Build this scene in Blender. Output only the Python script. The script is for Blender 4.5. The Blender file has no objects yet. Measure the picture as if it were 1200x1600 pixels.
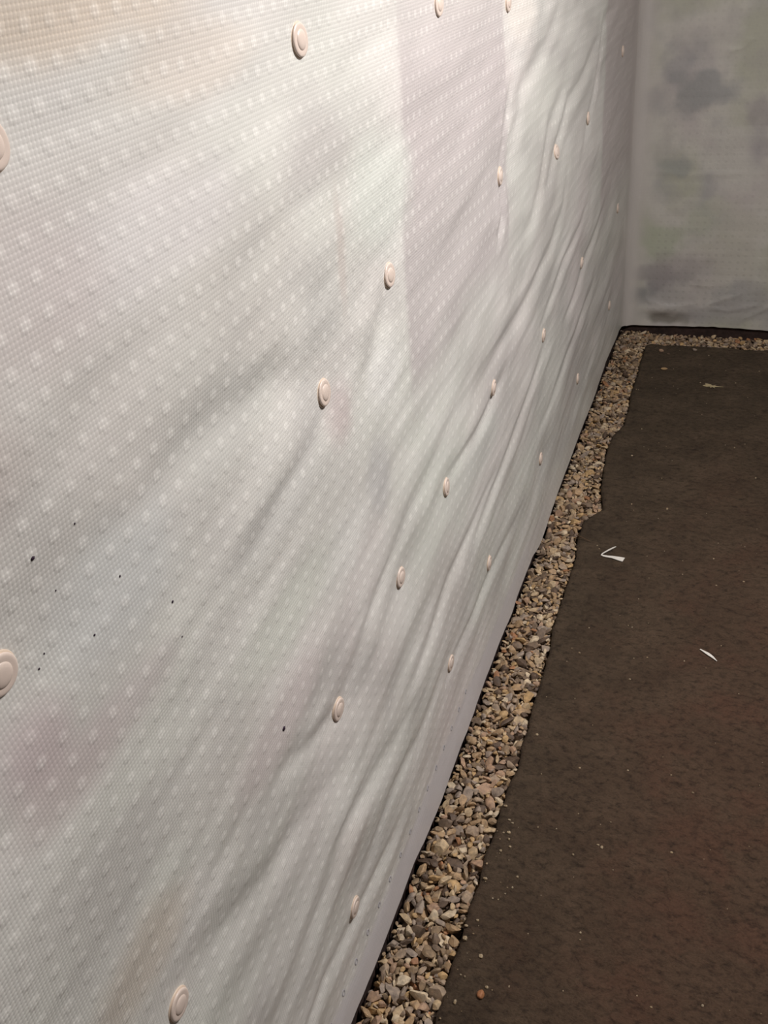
import bpy, math, random
import numpy as np
from mathutils import Matrix, Vector, noise

# ------------------------------------------------------------------ camera, light, exposure
scene = bpy.context.scene
COL = scene.collection
DEPTH = 3.843                       # distance from the camera to the far wall (m)

cam_d = bpy.data.cameras.new('camera')
cam_d.sensor_fit = 'AUTO'; cam_d.sensor_width = 36.0; cam_d.lens = 34.31
cam_d.clip_start = 0.02
cam = bpy.data.objects.new('camera', cam_d); COL.objects.link(cam)
R3 = Matrix(((0.94027, -0.11345, 0.32096), (0.33203, 0.51361, -0.79117), (-0.07509, 0.85049, 0.52061)))
cam.matrix_world = Matrix.Translation((0.448, 0.0, 1.5)) @ R3.to_4x4()
scene.camera = cam

world = bpy.data.worlds.new('World'); scene.world = world; world.use_nodes = True
world.node_tree.nodes['Background'].inputs[0].default_value = (0.9, 0.9, 1.0, 1)
world.node_tree.nodes['Background'].inputs[1].default_value = 0.05

def area_light(name, loc, target, size, power, color, size_y=None):
    d = bpy.data.lights.new(name, 'AREA'); d.energy = power; d.color = color
    d.shape = 'RECTANGLE'; d.size = size; d.size_y = size_y or size
    o = bpy.data.objects.new(name, d); COL.objects.link(o); o.location = loc
    o.rotation_euler = (Vector(target) - Vector(loc)).to_track_quat('-Z', 'Y').to_euler()
    return o
area_light('ceiling_lamp_light', (1.2, 1.55, 2.33), (0.2, 1.35, 0.8), 0.32, 46, (1.0, 0.965, 0.945))

scene.view_settings.view_transform = 'Standard'
scene.view_settings.look = 'None'
scene.view_settings.gamma = 1.0
scene.view_settings.use_curve_mapping = False
scene.view_settings.exposure = 0.19

# ------------------------------------------------------------------ helpers
rng = random.Random(7)
nrng = np.random.RandomState(11)

def tag(o, label=None, cat=None, group=None, kind=None):
    if label: o['label'] = label
    if cat: o['category'] = cat
    if group: o['group'] = group
    if kind: o['kind'] = kind
    return o

def mesh_obj(name, verts, faces, mat, parent=None, smooth=True, attr=None, uv=None):
    me = bpy.data.meshes.new(name)
    me.from_pydata([tuple(v) for v in verts], [], [tuple(f) for f in faces])
    if smooth: me.polygons.foreach_set('use_smooth', [True] * len(me.polygons))
    if mat: me.materials.append(mat)
    if attr is not None:
        a = me.color_attributes.new('tint', 'FLOAT_COLOR', 'POINT')
        c = np.ones((len(verts), 4), np.float32); c[:, :3] = attr
        a.data.foreach_set('color', c.ravel())
    if uv is not None:
        l = me.uv_layers.new(name='UVMap')
        idx = np.empty(len(me.loops), np.int32); me.loops.foreach_get('vertex_index', idx)
        l.data.foreach_set('uv', np.asarray(uv, np.float32)[idx].ravel())
    me.update()
    o = bpy.data.objects.new(name, me); COL.objects.link(o)
    if parent: o.parent = parent
    return o

def grid_faces(nu, nv, flip=False):
    i = np.arange(nu - 1)[:, None] * nv + np.arange(nv - 1)[None, :]
    i = i.ravel()
    f = np.stack([i, i + nv, i + nv + 1, i + 1], 1)
    if flip: f = f[:, ::-1]
    return f.tolist()

def box(name, lo, hi, mat, kind=None, parent=None):
    (a, b, c), (d, e, f) = lo, hi
    v = [(a,b,c),(d,b,c),(d,e,c),(a,e,c),(a,b,f),(d,b,f),(d,e,f),(a,e,f)]
    q = [(0,3,2,1),(4,5,6,7),(0,1,5,4),(1,2,6,5),(2,3,7,6),(3,0,4,7)]
    o = mesh_obj(name, v, q, mat, parent, smooth=False)
    if kind: o['kind'] = kind
    return o

def hash2(ix, iy, seed):
    h = (ix.astype(np.int64) * 374761393 + iy.astype(np.int64) * 668265263 + seed * 2147483647) & 0xffffffff
    h = ((h ^ (h >> 13)) * 1274126177) & 0xffffffff
    return ((h ^ (h >> 16)) & 0xffff) / 65535.0
def vnoise(x, y, seed=0):                # smooth value noise in [-1, 1]
    x = np.asarray(x, float); y = np.asarray(y, float)
    ix = np.floor(x); iy = np.floor(y); fx = x - ix; fy = y - iy
    fx = fx * fx * fx * (fx * (fx * 6 - 15) + 10); fy = fy * fy * fy * (fy * (fy * 6 - 15) + 10)
    a = hash2(ix, iy, seed); b = hash2(ix + 1, iy, seed); c = hash2(ix, iy + 1, seed); d = hash2(ix + 1, iy + 1, seed)
    return 2 * ((a * (1 - fx) + b * fx) * (1 - fy) + (c * (1 - fx) + d * fx) * fy) - 1
def fbm(x, y, seed=0, octs=4):
    s = 0; a = 1; t = 0
    for k in range(octs):
        s = s + a * vnoise(x * 2 ** k, y * 2 ** k, seed + 17 * k); t += a; a *= 0.5
    return s / t
def sstep(a, b, x):
    t = np.clip((x - a) / (b - a), 0, 1); return t * t * (3 - 2 * t)

# ------------------------------------------------------------------ materials
def new_mat(name):
    m = bpy.data.materials.new(name); m.use_nodes = True
    nt = m.node_tree; b = nt.nodes['Principled BSDF']
    return m, nt, b
def N(nt, t, **kw):
    n = nt.nodes.new(t)
    for k, v in kw.items():
        if k.startswith('i_'): n.inputs[int(k[2:])].default_value = v
        else: setattr(n, k, v)
    return n
def math_n(nt, op, a, b=None, c=None, clamp=False):
    n = nt.nodes.new('ShaderNodeMath'); n.operation = op; n.use_clamp = clamp
    for i, v in enumerate((a, b, c)):
        if v is None: continue
        if isinstance(v, (int, float)): n.inputs[i].default_value = v
        else: nt.links.new(v, n.inputs[i])
    return n.outputs[0]
def mixc(nt, fac, a, b, mode='MIX'):
    n = nt.nodes.new('ShaderNodeMix'); n.data_type = 'RGBA'; n.blend_type = mode
    for s, v in ((n.inputs[0], fac), (n.inputs[6], a), (n.inputs[7], b)):
        if isinstance(v, (int, float)): s.default_value = v
        elif isinstance(v, tuple): s.default_value = v
        else: nt.links.new(v, s)
    return n.outputs[2]
def ramp(nt, fac, stops, interp='LINEAR'):
    n = nt.nodes.new('ShaderNodeValToRGB'); cr = n.color_ramp; cr.interpolation = interp
    while len(cr.elements) < len(stops): cr.elements.new(0.5)
    for e, (p, c) in zip(cr.elements, stops): e.position = p; e.color = (*c, 1)
    nt.links.new(fac, n.inputs[0]); return n.outputs[0]

def membrane_material(name, net_amt=1.0, pit_amt=1.0, rough=0.42, pit_col=(0.95, 0.94, 0.91, 1)):
    """milky studded plastic sheet: 26 mm grid of small pits with a 4 mm welded net"""
    m, nt, b = new_mat(name)
    uvn = N(nt, 'ShaderNodeUVMap'); sep = N(nt, 'ShaderNodeSeparateXYZ'); nt.links.new(uvn.outputs[0], sep.inputs[0])
    u, v = sep.outputs[0], sep.outputs[1]
    nz = N(nt, 'ShaderNodeTexNoise'); nz.inputs['Scale'].default_value = 9; nt.links.new(uvn.outputs[0], nz.inputs[0])
    wob = math_n(nt, 'MULTIPLY', math_n(nt, 'SUBTRACT', nz.outputs[0], 0.5), 0.012)
    fu = math_n(nt, 'SUBTRACT', math_n(nt, 'FRACT', math_n(nt, 'DIVIDE', math_n(nt, 'ADD', u, wob), 0.0266)), 0.5)
    fv = math_n(nt, 'SUBTRACT', math_n(nt, 'FRACT', math_n(nt, 'DIVIDE', v, 0.0245)), 0.5)
    d = math_n(nt, 'SQRT', math_n(nt, 'ADD', math_n(nt, 'MULTIPLY', fu, fu), math_n(nt, 'MULTIPLY', fv, fv)))
    pit = N(nt, 'ShaderNodeMapRange', interpolation_type='SMOOTHSTEP')
    nt.links.new(d, pit.inputs[0]); pit.inputs[1].default_value = 0.30; pit.inputs[2].default_value = 0.10
    pit = pit.outputs[0]
    # flat selvedge near the hem has no pits: stored in UV-independent attribute alpha
    at = N(nt, 'ShaderNodeAttribute', attribute_name='tint')
    at2 = N(nt, 'ShaderNodeAttribute', attribute_name='studs')
    pit = math_n(nt, 'MULTIPLY', pit, at2.outputs['Fac'])
    # how well each stud is welded varies over the sheet
    nvz = N(nt, 'ShaderNodeTexNoise'); nvz.inputs['Scale'].default_value = 11; nvz.inputs['Detail'].default_value = 4; nt.links.new(uvn.outputs[0], nvz.inputs[0])
    vm = N(nt, 'ShaderNodeMapRange'); nt.links.new(nvz.outputs[0], vm.inputs[0]); vm.inputs[1].default_value = 0.38; vm.inputs[2].default_value = 0.62
    vm.inputs[3].default_value = 0.35; vm.inputs[4].default_value = 1.5; vis = vm.outputs[0]
    nvy = N(nt, 'ShaderNodeTexNoise'); nvy.inputs['Scale'].default_value = 3.1; nvy.inputs['Detail'].default_value = 4; nt.links.new(uvn.outputs[0], nvy.inputs[0])
    vn = N(nt, 'ShaderNodeMapRange'); nt.links.new(nvy.outputs[0], vn.inputs[0]); vn.inputs[1].default_value = 0.40; vn.inputs[2].default_value = 0.62
    vn.inputs[3].default_value = 0.25; vn.inputs[4].default_value = 1.4; vis2 = vn.outputs[0]
    # net
    k = 2 * math.pi / 0.0042
    nu = math_n(nt, 'POWER', math_n(nt, 'ABSOLUTE', math_n(nt, 'COSINE', math_n(nt, 'MULTIPLY', u, k / 2))), 4.0)
    nv = math_n(nt, 'POWER', math_n(nt, 'ABSOLUTE', math_n(nt, 'COSINE', math_n(nt, 'MULTIPLY', v, k / 2))), 4.0)
    net = math_n(nt, 'ADD', math_n(nt, 'MULTIPLY', math_n(nt, 'ADD', nu, nv), 0.5), math_n(nt, 'MULTIPLY', nu, nv))
    n2 = N(nt, 'ShaderNodeTexNoise'); n2.inputs['Scale'].default_value = 3.5; n2.inputs['Detail'].default_value = 3; nt.links.new(uvn.outputs[0], n2.inputs[0])
    pb1 = N(nt, 'ShaderNodeBump'); pb1.inputs['Distance'].default_value = 0.004; pb1.inputs['Strength'].default_value = 0.14 * pit_amt
    nt.links.new(math_n(nt, 'MULTIPLY', pit, -1.0), pb1.inputs['Height'])
    pb2 = N(nt, 'ShaderNodeBump'); pb2.inputs['Distance'].default_value = 0.0008; pb2.inputs['Strength'].default_value = 0.19 * net_amt
    nt.links.new(net, pb2.inputs['Height']); nt.links.new(pb1.outputs[0], pb2.inputs['Normal'])
    nt.links.new(pb2.outputs[0], b.inputs['Normal'])
    n3 = N(nt, 'ShaderNodeTexNoise'); n3.inputs['Scale'].default_value = 2.2; n3.inputs['Detail'].default_value = 5; nt.links.new(uvn.outputs[0], n3.inputs[0])
    c = mixc(nt, math_n(nt, 'MULTIPLY', math_n(nt, 'MULTIPLY', pit, math_n(nt, 'ADD', math_n(nt, 'MULTIPLY', net, 0.5), 0.5)), math_n(nt, 'MULTIPLY', vis, 0.19 * pit_amt)), at.outputs['Color'], pit_col)  # bead speckle in the pits paints glints into the left sheet's colour
    gap = math_n(nt, 'MULTIPLY', vis2, math_n(nt, 'MULTIPLY', math_n(nt, 'SUBTRACT', 1.0, net, None, True), 0.17 * net_amt))
    c = mixc(nt, 1.0, c, (1.205, 1.19, 1.17, 1), 'MULTIPLY')
    c = mixc(nt, gap, c, (0.36, 0.33, 0.32, 1))
    nt.links.new(c, b.inputs['Base Color'])
    b.inputs['Roughness'].default_value = rough
    b.inputs['Specular IOR Level'].default_value = 0.5
    return m

def simple(name, col, rough=0.6, bump=0, scale=60, var=0.0, col2=None, spec=0.4):
    m, nt, b = new_mat(name)
    tc = N(nt, 'ShaderNodeTexCoord')
    nz = N(nt, 'ShaderNodeTexNoise'); nz.inputs['Scale'].default_value = scale; nz.inputs['Detail'].default_value = 6
    nt.links.new(tc.outputs['Object'], nz.inputs[0])
    c2 = col2 or tuple(x * (1 - var) for x in col)
    nt.links.new(ramp(nt, nz.outputs[0], [(0.3, c2), (0.7, col)]), b.inputs['Base Color'])
    b.inputs['Roughness'].default_value = rough; b.inputs['Specular IOR Level'].default_value = spec
    if bump:
        bp = N(nt, 'ShaderNodeBump'); bp.inputs['Distance'].default_value = bump
        nt.links.new(nz.outputs[0], bp.inputs['Height']); nt.links.new(bp.outputs[0], b.inputs['Normal'])
    return m

STONE_STOPS = [(0.00, (0.44, 0.315, 0.20)), (0.13, (0.30, 0.225, 0.155)), (0.26, (0.52, 0.41, 0.28)), (0.38, (0.20, 0.15, 0.115)),
               (0.49, (0.38, 0.30, 0.235)), (0.60, (0.50, 0.35, 0.19)), (0.66, (0.12, 0.085, 0.065)), (0.75, (0.42, 0.29, 0.21)),
               (0.82, (0.34, 0.285, 0.25)), (0.91, (0.62, 0.53, 0.41)), (0.975, (0.38, 0.20, 0.11))]
def stone_material(name, use_attr):
    m, nt, b = new_mat(name)
    if use_attr:
        a = N(nt, 'ShaderNodeAttribute', attribute_name='tone'); f = a.outputs['Fac']
    else:
        a = N(nt, 'ShaderNodeObjectInfo'); f = a.outputs['Random']
    c = ramp(nt, f, STONE_STOPS, 'CONSTANT')
    geo = N(nt, 'ShaderNodeNewGeometry')
    nz = N(nt, 'ShaderNodeTexNoise'); nz.inputs['Scale'].default_value = 130; nz.inputs['Detail'].default_value = 5
    nt.links.new(geo.outputs['Position'], nz.inputs[0])
    nz2 = N(nt, 'ShaderNodeTexNoise'); nz2.inputs['Scale'].default_value = 420; nz2.inputs['Detail'].default_value = 3
    nt.links.new(geo.outputs['Position'], nz2.inputs[0])
    t = ramp(nt, nz.outputs[0], [(0.30, (0.55, 0.50, 0.44)), (0.5, (0.93, 0.85, 0.75)), (0.72, (1.35, 1.22, 1.0))])
    c = mixc(nt, 0.8, c, t, 'MULTIPLY')
    nt.links.new(c, b.inputs['Base Color'])
    b.inputs['Roughness'].default_value = 0.62; b.inputs['Specular IOR Level'].default_value = 0.35
    bp = N(nt, 'ShaderNodeBump'); bp.inputs['Distance'].default_value = 0.0012; bp.inputs['Strength'].default_value = 0.6
    nt.links.new(nz2.outputs[0], bp.inputs['Height']); nt.links.new(bp.outputs[0], b.inputs['Normal'])
    return m

def slab_material():
    m, nt, b = new_mat('brown_concrete')
    tc = N(nt, 'ShaderNodeTexCoord'); P = tc.outputs['Object']
    def nz(scale, det=6, rough=0.55, dist=0.0, vec=P):
        n = N(nt, 'ShaderNodeTexNoise'); n.inputs['Scale'].default_value = scale; n.inputs['Detail'].default_value = det
        n.inputs['Roughness'].default_value = rough; n.inputs['Distortion'].default_value = dist
        nt.links.new(vec, n.inputs[0]); return n.outputs[0]
    mp = N(nt, 'ShaderNodeMapping'); mp.inputs['Scale'].default_value = (0.8, 1.2, 1); mp.inputs['Rotation'].default_value = (0, 0, 0.5)
    nt.links.new(P, mp.inputs[0])
    base = ramp(nt, nz(7.5, 9, 0.68), [(0.30, (0.058, 0.041, 0.027)), (0.52, (0.090, 0.064, 0.042)), (0.75, (0.138, 0.097, 0.065))])
    red = N(nt, 'ShaderNodeMapRange'); nt.links.new(nz(5.5, 7, 0.65), red.inputs[0]); red.inputs[1].default_value = 0.48; red.inputs[2].default_value = 0.72
    sx = N(nt, 'ShaderNodeSeparateXYZ'); nt.links.new(P, sx.inputs[0])
    rx = N(nt, 'ShaderNodeMapRange'); nt.links.new(sx.outputs[0], rx.inputs[0]); rx.inputs[1].default_value = 0.15; rx.inputs[2].default_value = 0.50
    ry = N(nt, 'ShaderNodeMapRange'); nt.links.new(sx.outputs[1], ry.inputs[0]); ry.inputs[1].default_value = 3.2; ry.inputs[2].default_value = 1.2
    rr = math_n(nt, 'MULTIPLY', math_n(nt, 'ADD', rx.outputs[0], 0.25), ry.outputs[0], None, True)
    c = mixc(nt, math_n(nt, 'MULTIPLY', math_n(nt, 'ADD', red.outputs[0], 0.55), rr, None, True), base, (0.108, 0.058, 0.038, 1))
    pits = nz(64, 8, 0.74, 0.3, mp.outputs[0])
    dk = N(nt, 'ShaderNodeMapRange'); nt.links.new(pits, dk.inputs[0]); dk.inputs[1].default_value = 0.52; dk.inputs[2].default_value = 0.32
    c = mixc(nt, math_n(nt, 'MULTIPLY', dk.outputs[0], 0.75), c, (0.016, 0.011, 0.008, 1))
    fine = nz(230, 4, 0.6)
    fk = ramp(nt, fine, [(0.3, (0.78, 0.78, 0.78)), (0.7, (1.2, 1.2, 1.18))])
    c = mixc(nt, 0.8, c, fk, 'MULTIPLY')
    nt.links.new(c, b.inputs['Base Color'])
    b.inputs['Roughness'].default_value = 0.85; b.inputs['Specular IOR Level'].default_value = 0.2
    b1 = N(nt, 'ShaderNodeBump'); b1.inputs['Distance'].default_value = 0.010; b1.inputs['Strength'].default_value = 0.95
    nt.links.new(pits, b1.inputs['Height'])
    b2 = N(nt, 'ShaderNodeBump'); b2.inputs['Distance'].default_value = 0.0016; b2.inputs['Strength'].default_value = 0.6
    nt.links.new(fine, b2.inputs['Height']); nt.links.new(b1.outputs[0], b2.inputs['Normal'])
    nt.links.new(b2.outputs[0], b.inputs['Normal'])
    return m

M_mem = membrane_material('studded_membrane_left')
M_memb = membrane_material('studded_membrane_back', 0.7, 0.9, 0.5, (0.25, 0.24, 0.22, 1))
M_slab = slab_material()
M_stone = stone_material('gravel_stone', False)
M_stone_fill = stone_material('gravel_fill', True)
M_masonry = simple('dark_masonry', (0.055, 0.030, 0.024), 0.8, 0.004, 45, 0.5)
M_plaster = simple('grey_plaster', (0.48, 0.46, 0.43), 0.85, 0.002, 20, 0.15)
M_ceiling = simple('ceiling_board', (0.62, 0.60, 0.57), 0.9, 0.001, 20, 0.1)
M_bed = simple('dark_bed', (0.05, 0.037, 0.026), 0.9, 0.004, 120, 0.5)
M_plug = simple('pale_pink_plastic', (0.76, 0.63, 0.55), 0.33, 0, 30, 0.05, spec=0.5)
M_plug_rim = simple('cream_plastic', (0.72, 0.58, 0.46), 0.4, 0, 30, 0.06)
M_white = simple('white_scrap', (0.80, 0.76, 0.70), 0.6, 0.0004, 200, 0.12)
M_tan = simple('tan_scrap', (0.52, 0.42, 0.24), 0.8, 0.0005, 300, 0.3)
M_orange = simple('orange_stone', (0.46, 0.20, 0.09), 0.6, 0.0008, 200, 0.35)
M_twig = simple('twig_brown', (0.13, 0.075, 0.04), 0.8, 0.0004, 300, 0.3)
M_speck = simple('dark_speck', (0.03, 0.012, 0.03), 0.6, 0, 80, 0.3)
M_crumb = simple('pale_crumb', (0.42, 0.35, 0.25), 0.7, 0, 300, 0.3, col2=(0.30, 0.2, 0.1))

# ------------------------------------------------------------------ room shell
box('wall_left', (-0.22, -2.0, -0.08), (-0.012, DEPTH + 0.2, 2.4), M_masonry, 'structure')
box('wall_back', (-0.012, DEPTH + 0.012, -0.08), (3.2, DEPTH + 0.2, 2.4), M_masonry, 'structure')
box('wall_right', (3.2, -2.0, -0.08), (3.35, DEPTH + 0.2, 2.4), M_plaster, 'structure')
box('wall_front', (-0.22, -2.15, -0.08), (3.35, -2.0, 2.4), M_plaster, 'structure')
box('ceiling', (-0.22, -2.15, 2.4), (3.35, DEPTH + 0.2, 2.5), M_ceiling, 'structure')
bx = box('drain_channel_bed', (-0.012, -2.0, -0.13), (3.2, DEPTH + 0.012, -0.075), M_bed, 'structure')
bx.name = 'trim_1'

# slab with the broken edge along the gravel channel
SLAB = [(-2.0,.117),(0.5,.117),(.835,.117),(.895,.1175),(.935,.116),(.981,.117),(1.032,.116),(1.089,.118),(1.174,.115),(1.241,.118),(1.359,.119),
        (1.402,.124),(1.473,.120),(1.521,.121),(1.616,.115),(1.686,.116),(1.777,.113),(1.847,.107),(1.94,.105),(2.037,.105),(2.129,.105),
        (2.186,.106),(2.259,.095),(2.298,.092),(2.364,.095),(2.399,.112),(2.44,.137),(2.563,.115),(2.677,.104),(2.782,.097),(2.90,.102),
        (2.993,.122),(3.118,.123),(3.217,.114),(3.356,.117),(3.528,.114),(3.70,.115)]
sy, sx_ = np.array([p[0] for p in SLAB]), np.array([p[1] for p in SLAB])
def slab_edge(y): return np.interp(y, sy, sx_) + 0.0018 * vnoise(y * 55, y * 0, 3) + 0.0015 * vnoise(y * 18, y * 0, 5)
ys = np.concatenate([np.linspace(-2, 0.6, 40, endpoint=False), np.arange(0.6, 3.702, 0.008)])
xt = np.concatenate([np.arange(0, 0.60, 0.008), np.linspace(0.60, 3.085, 60)])
Yg, Tg = np.meshgrid(ys, xt, indexing='ij')
Eg = slab_edge(Yg)
Xg = Eg + (3.2 - Eg) * Tg / 3.085 * 1.0
Yb = 3.702 + 0.004 * vnoise(Xg * 22, Xg * 0, 9) + 0.003 * vnoise(Xg * 60, Xg * 0, 10)
Yg2 = Yg + (Yb - 3.702) * sstep(3.55, 3.70, Yg)
Zg = 0.0035 * fbm(Xg * 5, Yg2 * 5, 21) + 0.0028 * fbm(Xg * 22, Yg2 * 26, 22, 4) - 0.0015
Zg -= 0.004 * sstep(0.25, 0.8, fbm(Xg * 14, Yg2 * 22, 25, 3))
Zg -= 0.004 * np.exp(-((Xg - Eg) / 0.006) ** 2) + 0.003 * np.exp(-((3.702 - Yg) / 0.008) ** 2)
V = np.stack([Xg, Yg2, Zg], -1).reshape(-1, 3); nu, nv = Xg.shape
F = grid_faces(nu, nv, flip=True)
V = V.tolist(); n0 = len(V)
side = [i * nv for i in range(nu)] + [(nu - 1) * nv + j for j in range(1, nv)]
for s in side: V.append((V[s][0] + 0.001, V[s][1], -0.08))
for k in range(len(side) - 1): F.append((side[k], side[k + 1], n0 + k + 1, n0 + k))
fl = mesh_obj('floor', V, F, M_slab); fl['kind'] = 'structure'
def floor_z(x, y):
    x = np.array([x]); y = np.array([y])
    z = 0.0035 * fbm(x * 5, y * 5, 21) + 0.0028 * fbm(x * 22, y * 26, 22, 4) - 0.0015 - 0.004 * sstep(0.25, 0.8, fbm(x * 14, y * 22, 25, 3))
    return float(z[0])

# ------------------------------------------------------------------ plugs and sheet relief
PLUGS = [(0.995,1.399),(1.484,1.387),(1.905,1.352),(0.515,1.397),(0.955,1.028),(1.205,1.087),(1.824,1.071),(2.386,0.995),(2.829,0.988),
         (3.472,1.072),(0.384,1.077),(0.883,0.594),(1.15,0.627),(1.405,0.643),(1.746,0.678),(2.244,0.594),(2.789,0.601),(3.525,0.564),
         (0.45,0.591),(0.849,0.222),(1.382,0.263),(1.683,0.294),(2.223,0.262),(2.788,0.239),(3.429,0.242)]
FOLDS = [  # (points along the fold in wall metres, depth mm, half width m)
 ([(2.9,1.176),(2.691,1.117),(2.496,1.088),(2.424,1.036),(2.357,.997),(2.25,.95)], 5, .020),
 ([(2.50,.92),(2.444,.848),(2.303,.793),(2.122,.766),(1.978,.748),(1.758,.741),(1.60,.73)], 4.5, .020),
 ([(2.80,.76),(2.708,.731),(2.499,.70),(2.32,.655),(2.205,.632)], 4.5, .016),
 ([(3.2,.68),(2.97,.622),(2.871,.60),(2.747,.56),(2.5,.53)], 4, .016),
 ([(3.0,.48),(2.804,.447),(2.575,.413),(2.427,.382),(2.2,.36)], 4.5, .018),
 ([(2.5,1.13),(2.277,1.069),(2.191,.965),(2.092,.922),(1.9,.90)], 4, .022),
 ([(1.85,.67),(1.684,.650),(1.519,.655),(1.415,.648)], 4, .014),
 ([(.88,.505),(.755,.532),(.642,.554),(.541,.590),(.466,.613)], 4.0, .026),
 ([(1.0,.42),(.881,.403),(.77,.372),(.658,.333),(.55,.32)], 4.5, .026),
 ([(1.15,.19),(1.013,.183),(.836,.200),(.728,.221),(.60,.20)], 3.5, .016),
 ([(1.35,.29),(1.166,.268),(1.036,.287),(.939,.263),(.869,.238)], 3.5, .020),
 ([(1.15,.37),(1.004,.38),(.925,.384),(.8,.41)], 4.0, .020),
 ([(.965,1.0),(.908,.985),(.814,.973),(.70,.95)], 4.5, .020),
 ([(.957,1.046),(.822,1.099),(.714,1.114),(.60,1.12)], 4.0, .028),
 ([(1.40,.73),(1.21,.71),(1.114,.689),(1.011,.659),(.90,.60)], 4.0, .020),
 ([(1.205,1.087),(1.134,1.02),(1.056,.994)], 3.5, .022),
 ([(1.824,1.06),(1.818,.996),(1.781,.959)], 5.0, .014),
 ([(1.824,1.085),(1.85,1.15),(1.90,1.22)], 3.5, .014),
 ([(1.75,.50),(1.542,.465),(1.386,.466),(1.253,.422),(1.1,.40)], 4.5, .020),
 ([(2.3,.56),(2.099,.529),(1.898,.494),(1.666,.449),(1.5,.42)], 4.5, .018),
 ([(1.95,.27),(1.707,.261),(1.495,.264),(1.355,.248)], 3.0, .014),
 ([(2.4,1.3),(2.2,1.24),(2.0,1.20),(1.9,1.10)], 3.5, .025),
 ([(3.3,1.25),(3.0,1.20),(2.9,1.05),(2.829,.988),(2.7,.92)], 3.5, .02),
 ([(.883,.594),(.80,.62),(.70,.66)], 3.0, .015),
]
def seg_dist(y, z, pts):
    best = np.full(y.shape, 1e9); tt = np.zeros(y.shape); L = 0; tot = sum(math.dist(a, b) for a, b in zip(pts[:-1], pts[1:]))
    for (a, b), (c, d) in zip(pts[:-1], pts[1:]):
        dx, dy = c - a, d - b; l2 = dx * dx + dy * dy; l = math.sqrt(l2)
        t = np.clip(((y - a) * dx + (z - b) * dy) / l2, 0, 1)
        q = np.hypot(y - a - t * dx, z - b - t * dy)
        m = q < best; best[m] = q[m]; tt[m] = ((L + t * l) / tot)[m]; L += l
    return best, tt
def left_disp(y, z):
    """how far the sheet stands off the wall plane (m)"""
    pin = np.zeros(y.shape)
    for (a, b) in PLUGS:
        pin = np.maximum(pin, np.exp(-(((y - a) / 0.10) ** 2 + ((z - b) / 0.055) ** 2)))
    d = 0.0060 * fbm(y * 1.4, z * 3.2 + y * .4, 31, 3) + 0.0038 * fbm(y * 2.6, z * 11 - y * 1.6, 32, 3) + 0.0018 * fbm(y * 5, z * 24 - y * 4, 33, 2)
    d = d * (1 - 0.75 * pin) - 0.006 * pin
    for pts, dep, w in FOLDS:
        q, t = seg_dist(y, z, pts)
        tap = np.sqrt(np.clip(np.sin(np.pi * np.clip(t, 0.02, 0.98)), 0, 1))
        d -= dep * 1.0e-3 * tap * np.exp(-(q / w) ** 2)
        d += dep * 0.5e-3 * tap * np.exp(-((q - 1.9 * w) / (1.3 * w)) ** 2)
    d = d * sstep(0.02, 0.16, z) + (1 - sstep(0.02, 0.12, z)) * (0.001 + 0.002 * fbm(y * 5, z * 0, 36, 3))
    return d + 0.003

HEM = [(-2,.04),(.5,.04),(.774,.040),(.85,.036),(.95,.029),(1.017,.028),(1.091,.033),(1.186,.018),(1.271,.013),(1.335,.021),(1.488,.024),(1.62,.03),
       (1.728,.035),(1.864,.024),(1.995,.032),(2.115,.028),(2.206,.006),(2.33,.014),(2.469,.026),(2.698,.026),(2.883,.032),(3.131,.024),(3.367,.055),(3.52,.046),(3.685,.036),(3.843,.016),(4.5,.014)]
hy, hz = np.array([p[0] for p in HEM]), np.array([p[1] for p in HEM])

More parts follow.
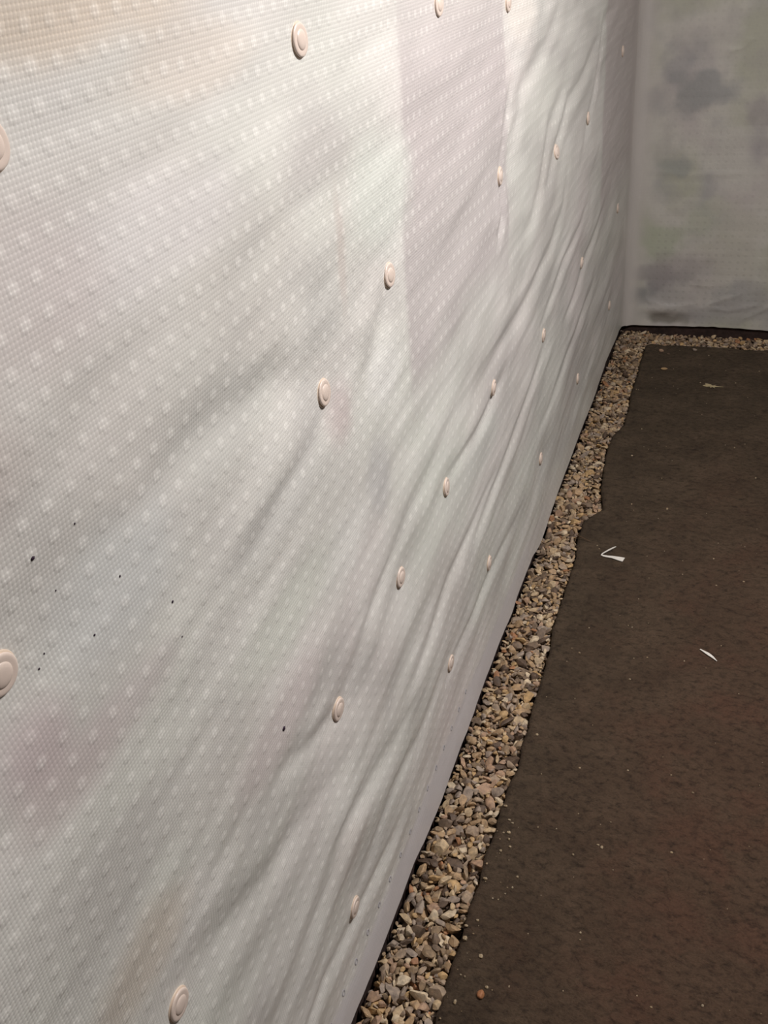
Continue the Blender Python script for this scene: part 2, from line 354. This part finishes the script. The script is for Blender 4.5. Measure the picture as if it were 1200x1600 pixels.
RAG, RF = 0.35, 9.0
def blob(y, z, cy, cz, ry, rz, ang=0.0, soft=1.0):
    c, s = math.cos(ang), math.sin(ang); a = (y - cy) * c + (z - cz) * s; b = -(y - cy) * s + (z - cz) * c
    wy = RAG * fbm(y * RF, z * RF, 77, 4)
    r = np.sqrt((a / ry) ** 2 + (b / rz) ** 2) + wy
    return 1 - sstep(1 - 0.6 * soft, 1 + 0.3 * soft, r)
LAYK = 1.3
BASE = np.array((0.615, 0.605, 0.580))
def lay(c, w, col, k):
    k = min(1.0, k * LAYK)
    w = (w * k)[..., None]; return c * (1 - w) + np.array(col) * w
def left_colour(y, z):
    c = np.broadcast_to(BASE, y.shape + (3,)).copy()
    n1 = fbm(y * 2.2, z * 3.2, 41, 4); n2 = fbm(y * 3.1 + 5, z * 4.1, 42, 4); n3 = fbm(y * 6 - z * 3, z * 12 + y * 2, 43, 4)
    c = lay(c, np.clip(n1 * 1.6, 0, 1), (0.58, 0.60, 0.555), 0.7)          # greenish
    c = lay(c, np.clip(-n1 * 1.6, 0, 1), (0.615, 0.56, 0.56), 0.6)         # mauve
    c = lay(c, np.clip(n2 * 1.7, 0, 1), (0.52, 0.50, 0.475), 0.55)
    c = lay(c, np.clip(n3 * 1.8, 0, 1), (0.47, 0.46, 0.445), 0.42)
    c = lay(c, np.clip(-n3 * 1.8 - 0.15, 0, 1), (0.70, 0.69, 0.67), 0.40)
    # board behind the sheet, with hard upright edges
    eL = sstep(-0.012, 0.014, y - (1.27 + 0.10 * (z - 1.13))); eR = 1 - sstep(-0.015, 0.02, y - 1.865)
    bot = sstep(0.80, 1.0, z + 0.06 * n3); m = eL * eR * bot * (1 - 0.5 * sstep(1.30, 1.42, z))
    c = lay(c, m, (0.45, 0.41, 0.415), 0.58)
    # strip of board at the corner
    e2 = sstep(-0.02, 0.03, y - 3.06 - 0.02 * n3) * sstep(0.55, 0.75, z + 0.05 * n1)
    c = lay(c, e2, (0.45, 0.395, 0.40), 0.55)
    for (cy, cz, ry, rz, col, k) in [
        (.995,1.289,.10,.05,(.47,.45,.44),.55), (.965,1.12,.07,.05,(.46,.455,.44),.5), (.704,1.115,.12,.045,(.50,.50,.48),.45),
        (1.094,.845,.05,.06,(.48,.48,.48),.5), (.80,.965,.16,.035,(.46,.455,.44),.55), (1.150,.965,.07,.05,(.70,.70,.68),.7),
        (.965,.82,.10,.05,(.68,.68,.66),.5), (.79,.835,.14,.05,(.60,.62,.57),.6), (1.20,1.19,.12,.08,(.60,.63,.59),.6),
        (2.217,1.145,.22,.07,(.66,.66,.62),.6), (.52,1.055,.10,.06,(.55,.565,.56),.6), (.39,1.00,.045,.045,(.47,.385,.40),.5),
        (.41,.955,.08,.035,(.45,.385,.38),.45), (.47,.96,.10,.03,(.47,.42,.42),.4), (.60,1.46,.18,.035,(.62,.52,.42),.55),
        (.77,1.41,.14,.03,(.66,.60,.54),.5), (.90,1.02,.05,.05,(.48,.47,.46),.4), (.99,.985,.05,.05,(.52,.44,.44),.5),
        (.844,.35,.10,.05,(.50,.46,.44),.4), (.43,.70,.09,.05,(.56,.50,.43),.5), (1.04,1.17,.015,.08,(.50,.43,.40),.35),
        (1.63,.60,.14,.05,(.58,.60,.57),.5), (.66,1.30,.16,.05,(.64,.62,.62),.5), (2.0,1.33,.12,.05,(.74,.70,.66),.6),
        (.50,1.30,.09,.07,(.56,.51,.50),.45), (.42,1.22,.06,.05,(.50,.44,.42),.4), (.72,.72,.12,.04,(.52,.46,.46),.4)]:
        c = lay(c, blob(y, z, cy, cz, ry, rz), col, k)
    # smooth mauve selvedge along the foot
    sel = (1 - sstep(-0.012, 0.012, z - (0.112 + 0.012 * fbm(y * 3, z * 0, 50, 2)))) * (1 - sstep(1.5, 2.6, y))
    c = lay(c, sel, (0.55, 0.53, 0.55), 0.7)
    return c, sel

def sheet(name, S, Z, X, Yc, col, studs, mat, flip):
    V = np.stack([X, Yc, Z], -1).reshape(-1, 3)
    o = mesh_obj(name, V, grid_faces(*X.shape, flip=flip), mat, attr=col.reshape(-1, 3), uv=np.stack([S, Z], -1).reshape(-1, 2))
    a = o.data.attributes.new('studs', 'FLOAT', 'POINT'); a.data.foreach_set('value', studs.ravel().astype(np.float32))
    return o

RC = 0.05                                            # the sheet rounds the corner with this radius
s1 = np.concatenate([np.linspace(-1.99, 0.2, 60, endpoint=False), np.arange(0.2, 2.2, 0.007), np.arange(2.2, DEPTH - RC, 0.010)])
tz = np.concatenate([np.arange(0, 1.45, 0.0062), np.linspace(1.455, 2.37, 50)])
narc = 10
arc = np.linspace(0, math.pi / 4, narc + 1)[1:]
S = np.concatenate([s1, (DEPTH - RC) + RC * arc])
Sg, Tz = np.meshgrid(S, tz, indexing='ij')
hem = np.interp(Sg, hy, hz) + 0.0015 * vnoise(Sg * 40, Sg * 0, 61)
Z = hem + (2.38 - hem) * Tz / 2.37
D = left_disp(Sg, Z)
D = D * (1 - 0.8 * sstep(DEPTH - 0.25, DEPTH - RC, Sg)); fs = sstep(DEPTH - 0.06 - RC, DEPTH - RC + .03, Sg); D = D * (1 - fs) + 0.003 * fs
ang = np.clip((Sg - (DEPTH - RC)) / RC, 0, math.pi / 4)
inarc = Sg > DEPTH - RC
X = np.where(inarc, RC * (1 - np.cos(ang)) + D * np.cos(ang), D)
Yc = np.where(inarc, DEPTH - RC + RC * np.sin(ang) - D * np.sin(ang), Sg)
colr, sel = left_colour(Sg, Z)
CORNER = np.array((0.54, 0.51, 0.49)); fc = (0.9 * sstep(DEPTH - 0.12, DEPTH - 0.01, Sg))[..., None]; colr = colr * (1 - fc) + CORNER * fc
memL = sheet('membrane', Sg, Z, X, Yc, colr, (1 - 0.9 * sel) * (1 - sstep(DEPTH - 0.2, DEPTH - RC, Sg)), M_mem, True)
tag(memL, 'long milky white studded damp proof sheet pinned along the left wall', 'membrane')

# little welded rings along the seam of the selvedge
VV, FF = [], []
for k in range(15):
    y0 = 0.72 + 0.0532 * k; z0 = 0.116 + 0.004 * math.sin(y0 * 9)
    for (ro, h) in ((.0052, 0), (.0045, .0008), (.0034, .0008), (.0028, 0)):
        for q in range(12):
            a = 2 * math.pi * q / 12; yy, zz = y0 + ro * math.cos(a), z0 + 1.15 * ro * math.sin(a)
            VV.append((float(left_disp(np.array([yy]), np.array([zz]))[0]) + h + .0001, yy, zz))
    for j in range(3):
        for q in range(12): b0 = k * 48 + j * 12; FF.append((b0 + q, b0 + (q + 1) % 12, b0 + 12 + (q + 1) % 12, b0 + 12 + q))
sm = mesh_obj('seam_ring', VV, FF, simple('seam_grey', (0.42, 0.40, 0.42), 0.5, 0, 30, 0.05), memL); sm['kind'] = 'stuff'

# back sheet
RAG, RF, LAYK = 0.8, 16.0, 1.25
s2 = np.concatenate([-RC * arc[::-1] , np.arange(0, 0.75, 0.007), np.linspace(0.757, 3.19 - RC, 120)])
Sb, Tb = np.meshgrid(s2, tz, indexing='ij')
Xw = Sb + RC
hemb = np.interp(Xw, [0, .18, .35, .55, .8, 3.2], [.013, .018, .024, .020, .022, .02]) + 0.0012 * vnoise(Xw * 40, Xw * 0, 62)
Z = hemb + (2.38 - hemb) * Tb / 2.37
def back_disp(x, z):
    d = 0.0035 * fbm(x * 3, z * 3, 71, 3) + 0.0012 * fbm(x * 5, z * 22, 72, 3) + 0.0010 * fbm(x * 18, z * 20, 73, 3)
    d -= 0.011 * np.exp(-(((x - .155) / .075) ** 2 + ((z - .045) / .022) ** 2))
    d += 0.007 * np.exp(-(((x - .14) / .10) ** 2 + ((z - .085) / .016) ** 2))
    for pts, dep, w in [([(.05,.15),(.10,.115),(.18,.10),(.26,.11)], 3.0, .010), ([(.30,.10),(.36,.13),(.44,.16)], 2.2, .008),
                        ([(.46,.06),(.52,.10),(.58,.13)], 2.4, .008), ([(.26,.19),(.33,.185)], 2.0, .006), ([(.31,1.015),(.35,1.02),(.372,1.05)], 2.4, .007),
                        ([(.06,.62),(.20,.60),(.40,.61)], 1.6, .012), ([(.34,.10),(.40,.09),(.50,.12)], 2.2, .008)]:
        q, t = seg_dist(x, z, pts); d += dep * 1e-3 * np.exp(-(q / w) ** 2)
    return d * (0.4 + 0.6 * sstep(0.02, .10, z)) + 0.003
fs = sstep(RC, 0.12, Xw); D = back_disp(Xw, Z) * fs + 0.003 * (1 - fs)
angb = np.clip(-Sb / RC, 0, math.pi / 4); ia = Sb < 0
X = np.where(ia, RC - RC * np.sin(angb) + D * np.sin(angb), Xw)
Yc = np.where(ia, DEPTH - RC * (1 - np.cos(angb)) - D * np.cos(angb), DEPTH - D)
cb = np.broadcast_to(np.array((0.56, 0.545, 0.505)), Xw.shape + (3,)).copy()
m1 = fbm(Xw * 7, Z * 7, 81, 5); m2 = fbm(Xw * 5 + 3, Z * 5, 82, 5); m3 = fbm(Xw * 16, Z * 16, 83, 4)
cb = lay(cb, np.clip(m1 * 2.0, 0, 1), (0.40, 0.395, 0.39), 0.75)
cb = lay(cb, np.clip(m2 * 2.0, 0, 1), (0.45, 0.455, 0.375), 0.7)
cb = lay(cb, np.clip(-m2 * 1.6, 0, 1), (0.50, 0.46, 0.455), 0.6)
cb = lay(cb, np.clip(m3 * 1.6, 0, 1), (0.40, 0.385, 0.37), 0.35)
for (cx_, cz_, rx, rz, col, k) in [(.14,.97,.06,.06,(.36,.35,.36),.5), (.25,.90,.11,.07,(.32,.325,.33),.65), (.20,.86,.06,.06,(.33,.33,.33),.5),
        (.148,.633,.07,.035,(.33,.345,.33),.6), (.43,.81,.06,.06,(.36,.335,.34),.6), (.44,.69,.05,.06,(.34,.32,.34),.6), (.124,.35,.08,.08,(.42,.46,.35),.55),
        (.28,.43,.09,.09,(.43,.45,.37),.5), (.06,.145,.05,.05,(.22,.22,.235),.6), (.155,.045,.085,.024,(.16,.145,.12),.6), (.10,.22,.14,.05,(.30,.28,.29),.55),  # the darkest low, wide blob paints shade into the hollow at the foot
        (.36,.65,.10,.12,(.56,.55,.51),.5), (.40,.35,.14,.16,(.50,.48,.43),.5), (.20,.26,.12,.05,(.36,.33,.33),.4), (.45,.08,.20,.05,(.33,.32,.32),.4)]:
    cb = lay(cb, blob(Xw, Z, cx_, cz_, rx, rz), col, k)
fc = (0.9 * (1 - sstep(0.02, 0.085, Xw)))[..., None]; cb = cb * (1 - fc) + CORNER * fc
studs = 0.55 + 0.45 * (1 - sstep(0.3, 0.5, Z)); studs = studs * sstep(RC, 0.14, Xw)
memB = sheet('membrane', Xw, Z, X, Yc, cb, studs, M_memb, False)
tag(memB, 'shaded greyer studded sheet with dark and green blotches covering the far end wall', 'membrane')

# ------------------------------------------------------------------ wall plugs
def lathe(name, prof, n, mat, parent=None, closed_back=True):
    V, F = [], []
    for r, h in prof:
        for k in range(n): a = 2 * math.pi * k / n; V.append((h, r * math.cos(a), r * math.sin(a)))
    for i in range(len(prof) - 1):
        for k in range(n):
            a, b = i * n + k, i * n + (k + 1) % n; F.append((a, b, b + n, a + n))
    c = len(V); V.append((prof[-1][1], 0, 0)); i = (len(prof) - 1) * n
    for k in range(n): F.append((i + k, i + (k + 1) % n, c))
    c2 = len(V); V.append((prof[0][1], 0, 0))
    for k in range(n): F.append(((k + 1) % n, k, c2))
    return mesh_obj(name, V, F, mat, parent)
proto = bpy.data.objects.new('wall_plug', None); COL.objects.link(proto); proto.empty_display_size = 0.02
head = lathe('plug_head', [(.0150,-.001),(.0158,.0002),(.0163,.0010),(.0161,.0018),(.0152,.0025),(.0138,.0028),(.0118,.0028),(.0100,.0027),(.0088,.0027)], 40, M_plug, proto)
boss = lathe('plug_cap', [(.0104,.0020),(.0098,.0029),(.0080,.0037),(.0060,.0042),(.0035,.0044),(.0015,.0045)], 32, M_plug, proto)
collar = lathe('plug_collar', [(.0176,-.0016),(.0177,-.0008),(.0172,.0000),(.0160,.0003)], 40, M_plug_rim, proto)
plug_meshes = [('plug_head', head), ('plug_cap', boss), ('plug_collar', collar)]
PLUG_LABELS = {
 0:'large pale plug high up near the top edge, left of the mauve board patch', 1:'pale plug cut by the top edge above the left side of the mauve board patch',
 2:'smallest plug cut by the top edge, above the right side of the mauve board patch', 3:'pink plug cut off by the left edge, high up on the sheet',
 4:'cream plug with a dimple and short fold below it, beside a bright patch', 5:'cream plug on the left edge of the mauve board patch',
 6:'plug on the right edge of the mauve board patch, fold hanging under it', 7:'thin edge-on plug in a dark crease, upper row, next beyond the mauve board patch',
 8:'thin edge-on plug of the upper row, second beyond the mauve board patch', 9:'faint plug in the upper row closest to the far corner',
 10:'biggest round pink plug cut by the left edge, seen nearly face on', 11:'dull plug sunk in a dimple of the middle row, second from the near end',
 12:'plug with a clear ring in the middle row, third from the near end', 13:'plug in the middle row, fourth from the near end, shadow under its rim',
 14:'slim tilted plug in the middle row, fifth from the near end', 15:'slim plug in the middle row at the foot of the long dark crease',
 16:'narrow edge-on plug in the middle row, second from the far corner', 17:'hair-thin plug in the middle row beside the far corner',
 18:'nearest plug of the middle row, cut by the bottom edge of the view', 19:'nearest plug of the lowest row, on the smooth mauve selvedge',
 20:'second plug from the near end of the lowest row, above the wide gravel', 21:'third plug from the near end of the lowest row, level with the white plastic curl',
 22:'fourth plug from the near end of the lowest row, small and pale', 23:'fifth plug from the near end of the lowest row, a thin pale sliver',
 24:'farthest plug of the lowest row, just before the far corner'}
ANG = 0
for i, (py, pz) in enumerate(PLUGS):
    if i == 0: o = proto
    else:
        o = proto.copy(); COL.objects.link(o)
        for nm, ch in plug_meshes:
            c = ch.copy(); COL.objects.link(c); c.parent = o
    yy = np.array([py, py + .02, py, py - .02, py]); zz = np.array([pz, pz, pz + .02, pz, pz - .02])
    dd = left_disp(yy, zz) * (1 - 0.8 * sstep(DEPTH - 0.25, DEPTH - RC, yy))
    gy = (dd[1] - dd[3]) / .04; gz = (dd[2] - dd[4]) / .04
    o.location = (max(dd[0], dd[1:].mean()) + 0.0008, py, pz)
    o.rotation_euler = (0, gz * 0.8 + rng.uniform(-.07, .05), -gy * 0.8 + rng.uniform(-.06, .06)) 
    tag(o, PLUG_LABELS[i], 'wall plug', 'pale plastic plugs pinning the sheet to the left wall')

# ------------------------------------------------------------------ gravel
ICO = {}
def ico(sub):
    if sub in ICO: return ICO[sub]
    import bmesh
    bm = bmesh.new(); bmesh.ops.create_icosphere(bm, subdivisions=sub, radius=1.0); bm.verts.ensure_lookup_table()
    v = np.array([x.co[:] for x in bm.verts]); f = np.array([[q.index for q in p.verts] for p in bm.faces]); bm.free()
    ICO[sub] = (v, f); return ICO[sub]
def stone_shape(seed, sub):
    r = np.random.RandomState(seed); v, f = ico(sub); v = v.copy()
    for k in range(r.randint(9, 15)):
        n = r.normal(size=3); n /= np.linalg.norm(n); d = r.uniform(0.42, 0.82)
        s = v @ n - d; m = s > 0; v[m] -= np.outer(s[m] * 0.98, n)
    # a bulge or hollow so that outlines differ
    n = r.normal(size=3); n /= np.linalg.norm(n); v += np.outer(np.clip(v @ n, 0, 1) ** 2 * r.uniform(-.1, .35), n)
    sc = np.array([1.0, r.uniform(.45, .88), r.uniform(.32, .62)])
    v = v * sc; v /= np.abs(v[:, :2]).max(); return v, f
SHAPES_HI = [stone_shape(100 + k, 2) for k in range(28)]

def drop(area, n, zones):
    """drop stones into the channel, each into the lowest of several spots"""
    (x0, x1, y0, y1) = area; cell = 0.02; g = {}; out = []
    def top(x, y, r):
        z = -0.075 + r * 0.5; cx, cy = int(x // cell), int(y // cell)
        for i in (cx - 1, cx, cx + 1):
            for j in (cy - 1, cy, cy + 1):
                for (a, b, c, q) in g.get((i, j), ()):
                    dd = (x - a) ** 2 + (y - b) ** 2; R = (r + q) * 0.76
                    if dd < R * R: z = max(z, c + math.sqrt(R * R - dd) * 0.62)
        return z
    for k in range(n):
        r = rng.choice([.0045, .006, .0075, .0088, .010, .0115, .013, .015]) * rng.uniform(.85, 1.12)
        best = None
        for t in range(7):
            y = rng.uniform(y0, y1); xa, xb = zones(y)
            x = rng.uniform(xa + r * .8, xb - r * .8)
            z = top(x, y, r)
            if best is None or z < best[2]: best = (x, y, z)
        x, y, z = best
        if z > -0.011: continue
        g.setdefault((int(x // cell), int(y // cell)), []).append((x, y, z, r)); out.append((x, y, z, r))
    return out
left_zone = lambda y: (-0.006, float(np.interp(y, sy, sx_)))
stonesL = drop((0, .12, .45, DEPTH), 15500, left_zone)
stonesB = drop((0, 0, 0, 0), 1, lambda y: (0, 1)) and []
def dropB():
    (cell, g, out) = (0.02, {}, [])
    for k in range(5200):
        r = rng.choice([.0045, .006, .0072, .0082, .009, .010, .0115]) * rng.uniform(.85, 1.12); best = None
        for t in range(7):
            x = rng.uniform(.118, 1.3); y = rng.uniform(3.706 + r * .6, DEPTH - .004 - r * .5)
            z = -0.075 + r * .5; cx, cy = int(x // cell), int(y // cell)
            for i in (cx - 1, cx, cx + 1):
                for j in (cy - 1, cy, cy + 1):
                    for (a, b, c, q) in g.get((i, j), ()):
                        dd = (x - a) ** 2 + (y - b) ** 2; R = (r + q) * .76
                        if dd < R * R: z = max(z, c + math.sqrt(R * R - dd) * .62)
            if best is None or z < best[2]: best = (x, y, z)
        x, y, z = best
        if z > -0.012: continue
        g.setdefault((int(x // cell), int(y // cell)), []).append((x, y, z, r)); out.append((x, y, z, r))
    return out
stonesB = dropB()

def rot_mat(i):
    a = rng.uniform(0, 2 * math.pi); t1, t2 = rng.gauss(0, .38), rng.gauss(0, .38)
    return Matrix.Rotation(t1, 3, 'X') @ Matrix.Rotation(t2, 3, 'Y') @ Matrix.Rotation(a, 3, 'Z')
def fill_mesh(name, stones, parent):
    VV, FF, TT = [], [], []; off = 0
    for k, (x, y, z, r) in enumerate(stones):
        v, f = SHAPES_HI[rng.randrange(28)]
        w = v @ np.array(rot_mat(k)).T * (r * 1.22) + (x, y, z)
        VV.append(w); FF.append(f + off); off += len(v); TT.append(np.full(len(v), rng.random()))
    V = np.concatenate(VV); F = np.concatenate(FF)
    me = bpy.data.meshes.new(name); me.vertices.add(len(V)); me.vertices.foreach_set('co', V.ravel())
    me.loops.add(F.size); me.loops.foreach_set('vertex_index', F.ravel().astype(np.int32))
    me.polygons.add(len(F)); me.polygons.foreach_set('loop_start', np.arange(0, F.size, 3, dtype=np.int32))
    me.polygons.foreach_set('loop_total', np.full(len(F), 3, np.int32))
    me.polygons.foreach_set('use_smooth', np.ones(len(F), bool))
    a = me.attributes.new('tone', 'FLOAT', 'POINT'); a.data.foreach_set('value', np.concatenate(TT).astype(np.float32))
    me.materials.append(M_stone_fill); me.update(calc_edges=True); me.validate(); me.set_sharp_from_angle(angle=math.radians(27))
    o = bpy.data.objects.new(name, me); COL.objects.link(o); o.parent = parent; o['kind'] = 'stuff'
    return o

gl = bpy.data.objects.new('gravel_strip', None); COL.objects.link(gl); gl.empty_display_size = 0.05
tag(gl, 'bed of mixed tan and grey gravel along the foot of both pinned sheets', 'gravel')
# the 300 largest seen: the nearest stones of the top layer
topl = [s for s in stonesL if s[2] > -0.030 and s[1] > 0.80]
def px_size(s): return s[3] / math.dist(s[:3], (0.448, 0, 1.5))
topl.sort(key=px_size, reverse=True)
big = set(id(s) for s in topl[:300])
meshes = []
for k, (v, f) in enumerate(SHAPES_HI):
    me = bpy.data.meshes.new('stone'); me.from_pydata(v.tolist(), [], f.tolist()); me.materials.append(M_stone)
    me.polygons.foreach_set('use_smooth', [True] * len(me.polygons)); me.update(); me.set_sharp_from_angle(angle=math.radians(27)); meshes.append(me)
rest = []
for s in stonesL:
    if id(s) in big:
        o = bpy.data.objects.new('stone', meshes[rng.randrange(28)]); COL.objects.link(o); o.parent = gl
        o.matrix_local = Matrix.Translation(s[:3]) @ rot_mat(0).to_4x4() @ Matrix.Scale(s[3] * 1.22, 4)
    else: rest.append(s)
fill_mesh('stone_fill', rest, gl)
fill_mesh('stone_fill', stonesB, gl)

# ------------------------------------------------------------------ litter on the slab
def ribbon(name, pts, widths, th, mat, base=0.0015):
    """a thin bent scrap: a strip with thickness"""
    V, F = [], []; n = len(pts)
    for i, (x, y, z) in enumerate(pts):
        a = pts[max(i - 1, 0)]; b = pts[min(i + 1, n - 1)]
        t = Vector((b[0] - a[0], b[1] - a[1], 0)).normalized(); s = Vector((-t.y, t.x, 0)) * widths[i] / 2
        zb = floor_z(x, y) + base + z; tilt = widths[i] * 0.18
        for sg, dz in ((1, 0), (-1, 0), (-1, th), (1, th)):
            V.append((x + s.x * sg, y + s.y * sg, zb + dz + (tilt if sg > 0 else 0)))
    for i in range(n - 1):
        for k in range(4):
            a, b = i * 4 + k, i * 4 + (k + 1) % 4; F.append((a, b, b + 4, a + 4))
    F.append((3, 2, 1, 0)); e = (n - 1) * 4; F.append((e, e + 1, e + 2, e + 3))
    return mesh_obj(name, V, F, mat, smooth=False)
cur = ribbon('plastic_curl', [(.202,2.242,.004),(.196,2.236,.003),(.188,2.226,.003),(.180,2.216,.002),(.172,2.206,.001),(.170,2.200,.001),(.176,2.197,.001),(.187,2.197,.001),(.198,2.196,.001),(.210,2.192,.001),(.220,2.190,.001),(.230,2.187,.002)],
            [.003,.005,.006,.005,.004,.004,.005,.006,.008,.011,.014,.015], .0012, M_white)
tag(cur, 'bent white plastic shaving lying on the brown floor near the gravel', 'scrap')
sl = ribbon('plastic_sliver', [(.447,1.862,.001),(.455,1.856,.001),(.463,1.850,.001),(.468,1.846,.001),(.476,1.840,.001),(.486,1.830,.001)], [.002,.004,.006,.0065,.005,.001], .0010, M_white)
tag(sl, 'small straight white sliver alone on the brown floor at the right', 'scrap')
def tube(name, pts, rad, mat):
    V, F = [], []; n = 6
    for i, p in enumerate(pts):
        a = Vector(pts[max(i - 1, 0)]); b = Vector(pts[min(i + 1, len(pts) - 1)]); t = (b - a).normalized()
        s = t.cross(Vector((0, 0, 1))).normalized(); u = s.cross(t); r = rad * (1 - .5 * i / (len(pts) - 1))
        for k in range(n): q = 2 * math.pi * k / n; V.append(Vector(p) + s * math.cos(q) * r + u * math.sin(q) * r)
    for i in range(len(pts) - 1):
        for k in range(n): a, b = i * n + k, i * n + (k + 1) % n; F.append((a, b, b + n, a + n))
    F.append(tuple(range(n))[::-1]); F.append(tuple((len(pts) - 1) * n + k for k in range(n)))
    return mesh_obj(name, V, F, mat)
tw = tube('twig', [(.090,2.276,.003),(.106,2.268,.003),(.118,2.262,.002),(.134,2.256,.0015)], .0016, M_twig)
tag(tw, 'thin brown twig poking from the gravel edge onto the floor', 'twig')
def lone_stone(name, x, y, r, shape, mat, label, cat='stone', yaw=0, flat=1.0):
    v, f = SHAPES_HI[shape]; v = v.copy(); v[:, 2] *= flat
    c, s = math.cos(yaw), math.sin(yaw); v = v @ np.array([[c, s, 0], [-s, c, 0], [0, 0, 1]])
    v = v * r; v[:, 2] -= v[:, 2].min() + 0.001 * 0
    o = mesh_obj(name, v, f.tolist(), mat); o.location = (x, y, floor_z(x, y) - 0.0005)
    if mat is M_stone: pass
    return tag(o, label, cat)
lone_stone('stone', .177, .902, .0085, 3, M_orange, 'small orange brown stone alone on the near floor beside the gravel', yaw=2.5)
lone_stone('stone', .206, 3.452, .013, 5, M_stone, 'pale flat pebble lying on the floor near the far corner, farthest from gravel', flat=.7)
lone_stone('stone', .297, 3.651, .010, 7, M_stone, 'grey pebble on the floor close to the far gravel strip, rightmost of three')
lone_stone('stone', .177, 3.620, .010, 9, M_stone, 'pebble on the floor by the far corner of the gravel, leftmost of three')
lone_stone('stone', .207, 3.600, .007, 12, M_stone, 'small pebble between two others on the floor by the far gravel corner')
# frayed tan leaf
V = [(0, 0, .003)]; r9 = np.random.RandomState(4); nn = 14
for k in range(nn):
    a = 2 * math.pi * k / nn; rr = (.036 if k in (0, 7, 5) else .022 if k % 2 == 0 else .009) * r9.uniform(.8, 1.1)
    V.append((rr * math.cos(a), rr * .8 * math.sin(a), .0015 + r9.uniform(0, .002)))
V += [(a, b, c - .0012) for a, b, c in V]
F = [(0, 1 + k, 1 + (k + 1) % nn) for k in range(nn)] + [(nn + 1, nn + 2 + (k + 1) % nn, nn + 2 + k) for k in range(nn)]
F += [(1 + k, nn + 2 + k, nn + 2 + (k + 1) % nn, 1 + (k + 1) % nn) for k in range(nn)]
lf = mesh_obj('leaf', V, F, M_tan, smooth=False); lf.location = (.38, 3.33, floor_z(.38, 3.33) + .001)
tag(lf, 'frayed tan leaf scrap flat on the floor towards the far wall', 'leaf')

# grit crumbs: nobody could count them
VV, FF, off = [], [], 0; v0, f0 = ico(1)
spots = [(.16,1.75,.0022),(.163,1.80,.0015),(.20,1.63,.002),(.245,1.43,.0022),(.143,1.5,.003),(.31,1.25,.003),(.27,1.215,.003),(.155,1.20,.0028),(.16,1.17,.002)]
spots += [(rng.uniform(.125, .62), rng.uniform(.8, 3.65), abs(rng.gauss(0, .0011)) + .0007) for _ in range(130)]
spots += [(.12 + abs(rng.gauss(0, .035)), rng.uniform(.8, 1.3), abs(rng.gauss(0, .0013)) + .0008) for _ in range(45)]
for x, y, r in spots:
    w = v0 * r * nrng.uniform(.6, 1.3, size=3) + (x, y, floor_z(x, y) + r * .35); VV.append(w); FF += (f0 + off).tolist(); off += len(v0)
gr = mesh_obj('grit', np.concatenate(VV), FF, M_crumb, smooth=False)
tag(gr, 'scattered pale crumbs and grit on the brown floor', 'grit', kind='stuff')

# dark specks of dirt on the sheet
VV, FF, off = [], [], 0
for y, z, r in [(.44,1.137,.0020),(.488,1.136,.0009),(.522,1.065,.0011),(.455,1.098,.0008),(.579,.998,.0014),(.578,.96,.0011),(.476,1.041,.0012),(.427,1.061,.0010),(.418,1.054,.0011),(.723,.711,.0034)]:
    d = float(left_disp(np.array([y]), np.array([z]))[0])
    w = v0 * np.array([.4, 1, 1]) * r * nrng.uniform(.8, 1.25, size=3) + (d + .0002, y, z); VV.append(w); FF += (f0 + off).tolist(); off += len(v0)
dk = mesh_obj('dirt_specks', np.concatenate(VV), FF, M_speck)
dk.parent = memL; dk['kind'] = 'stuff'
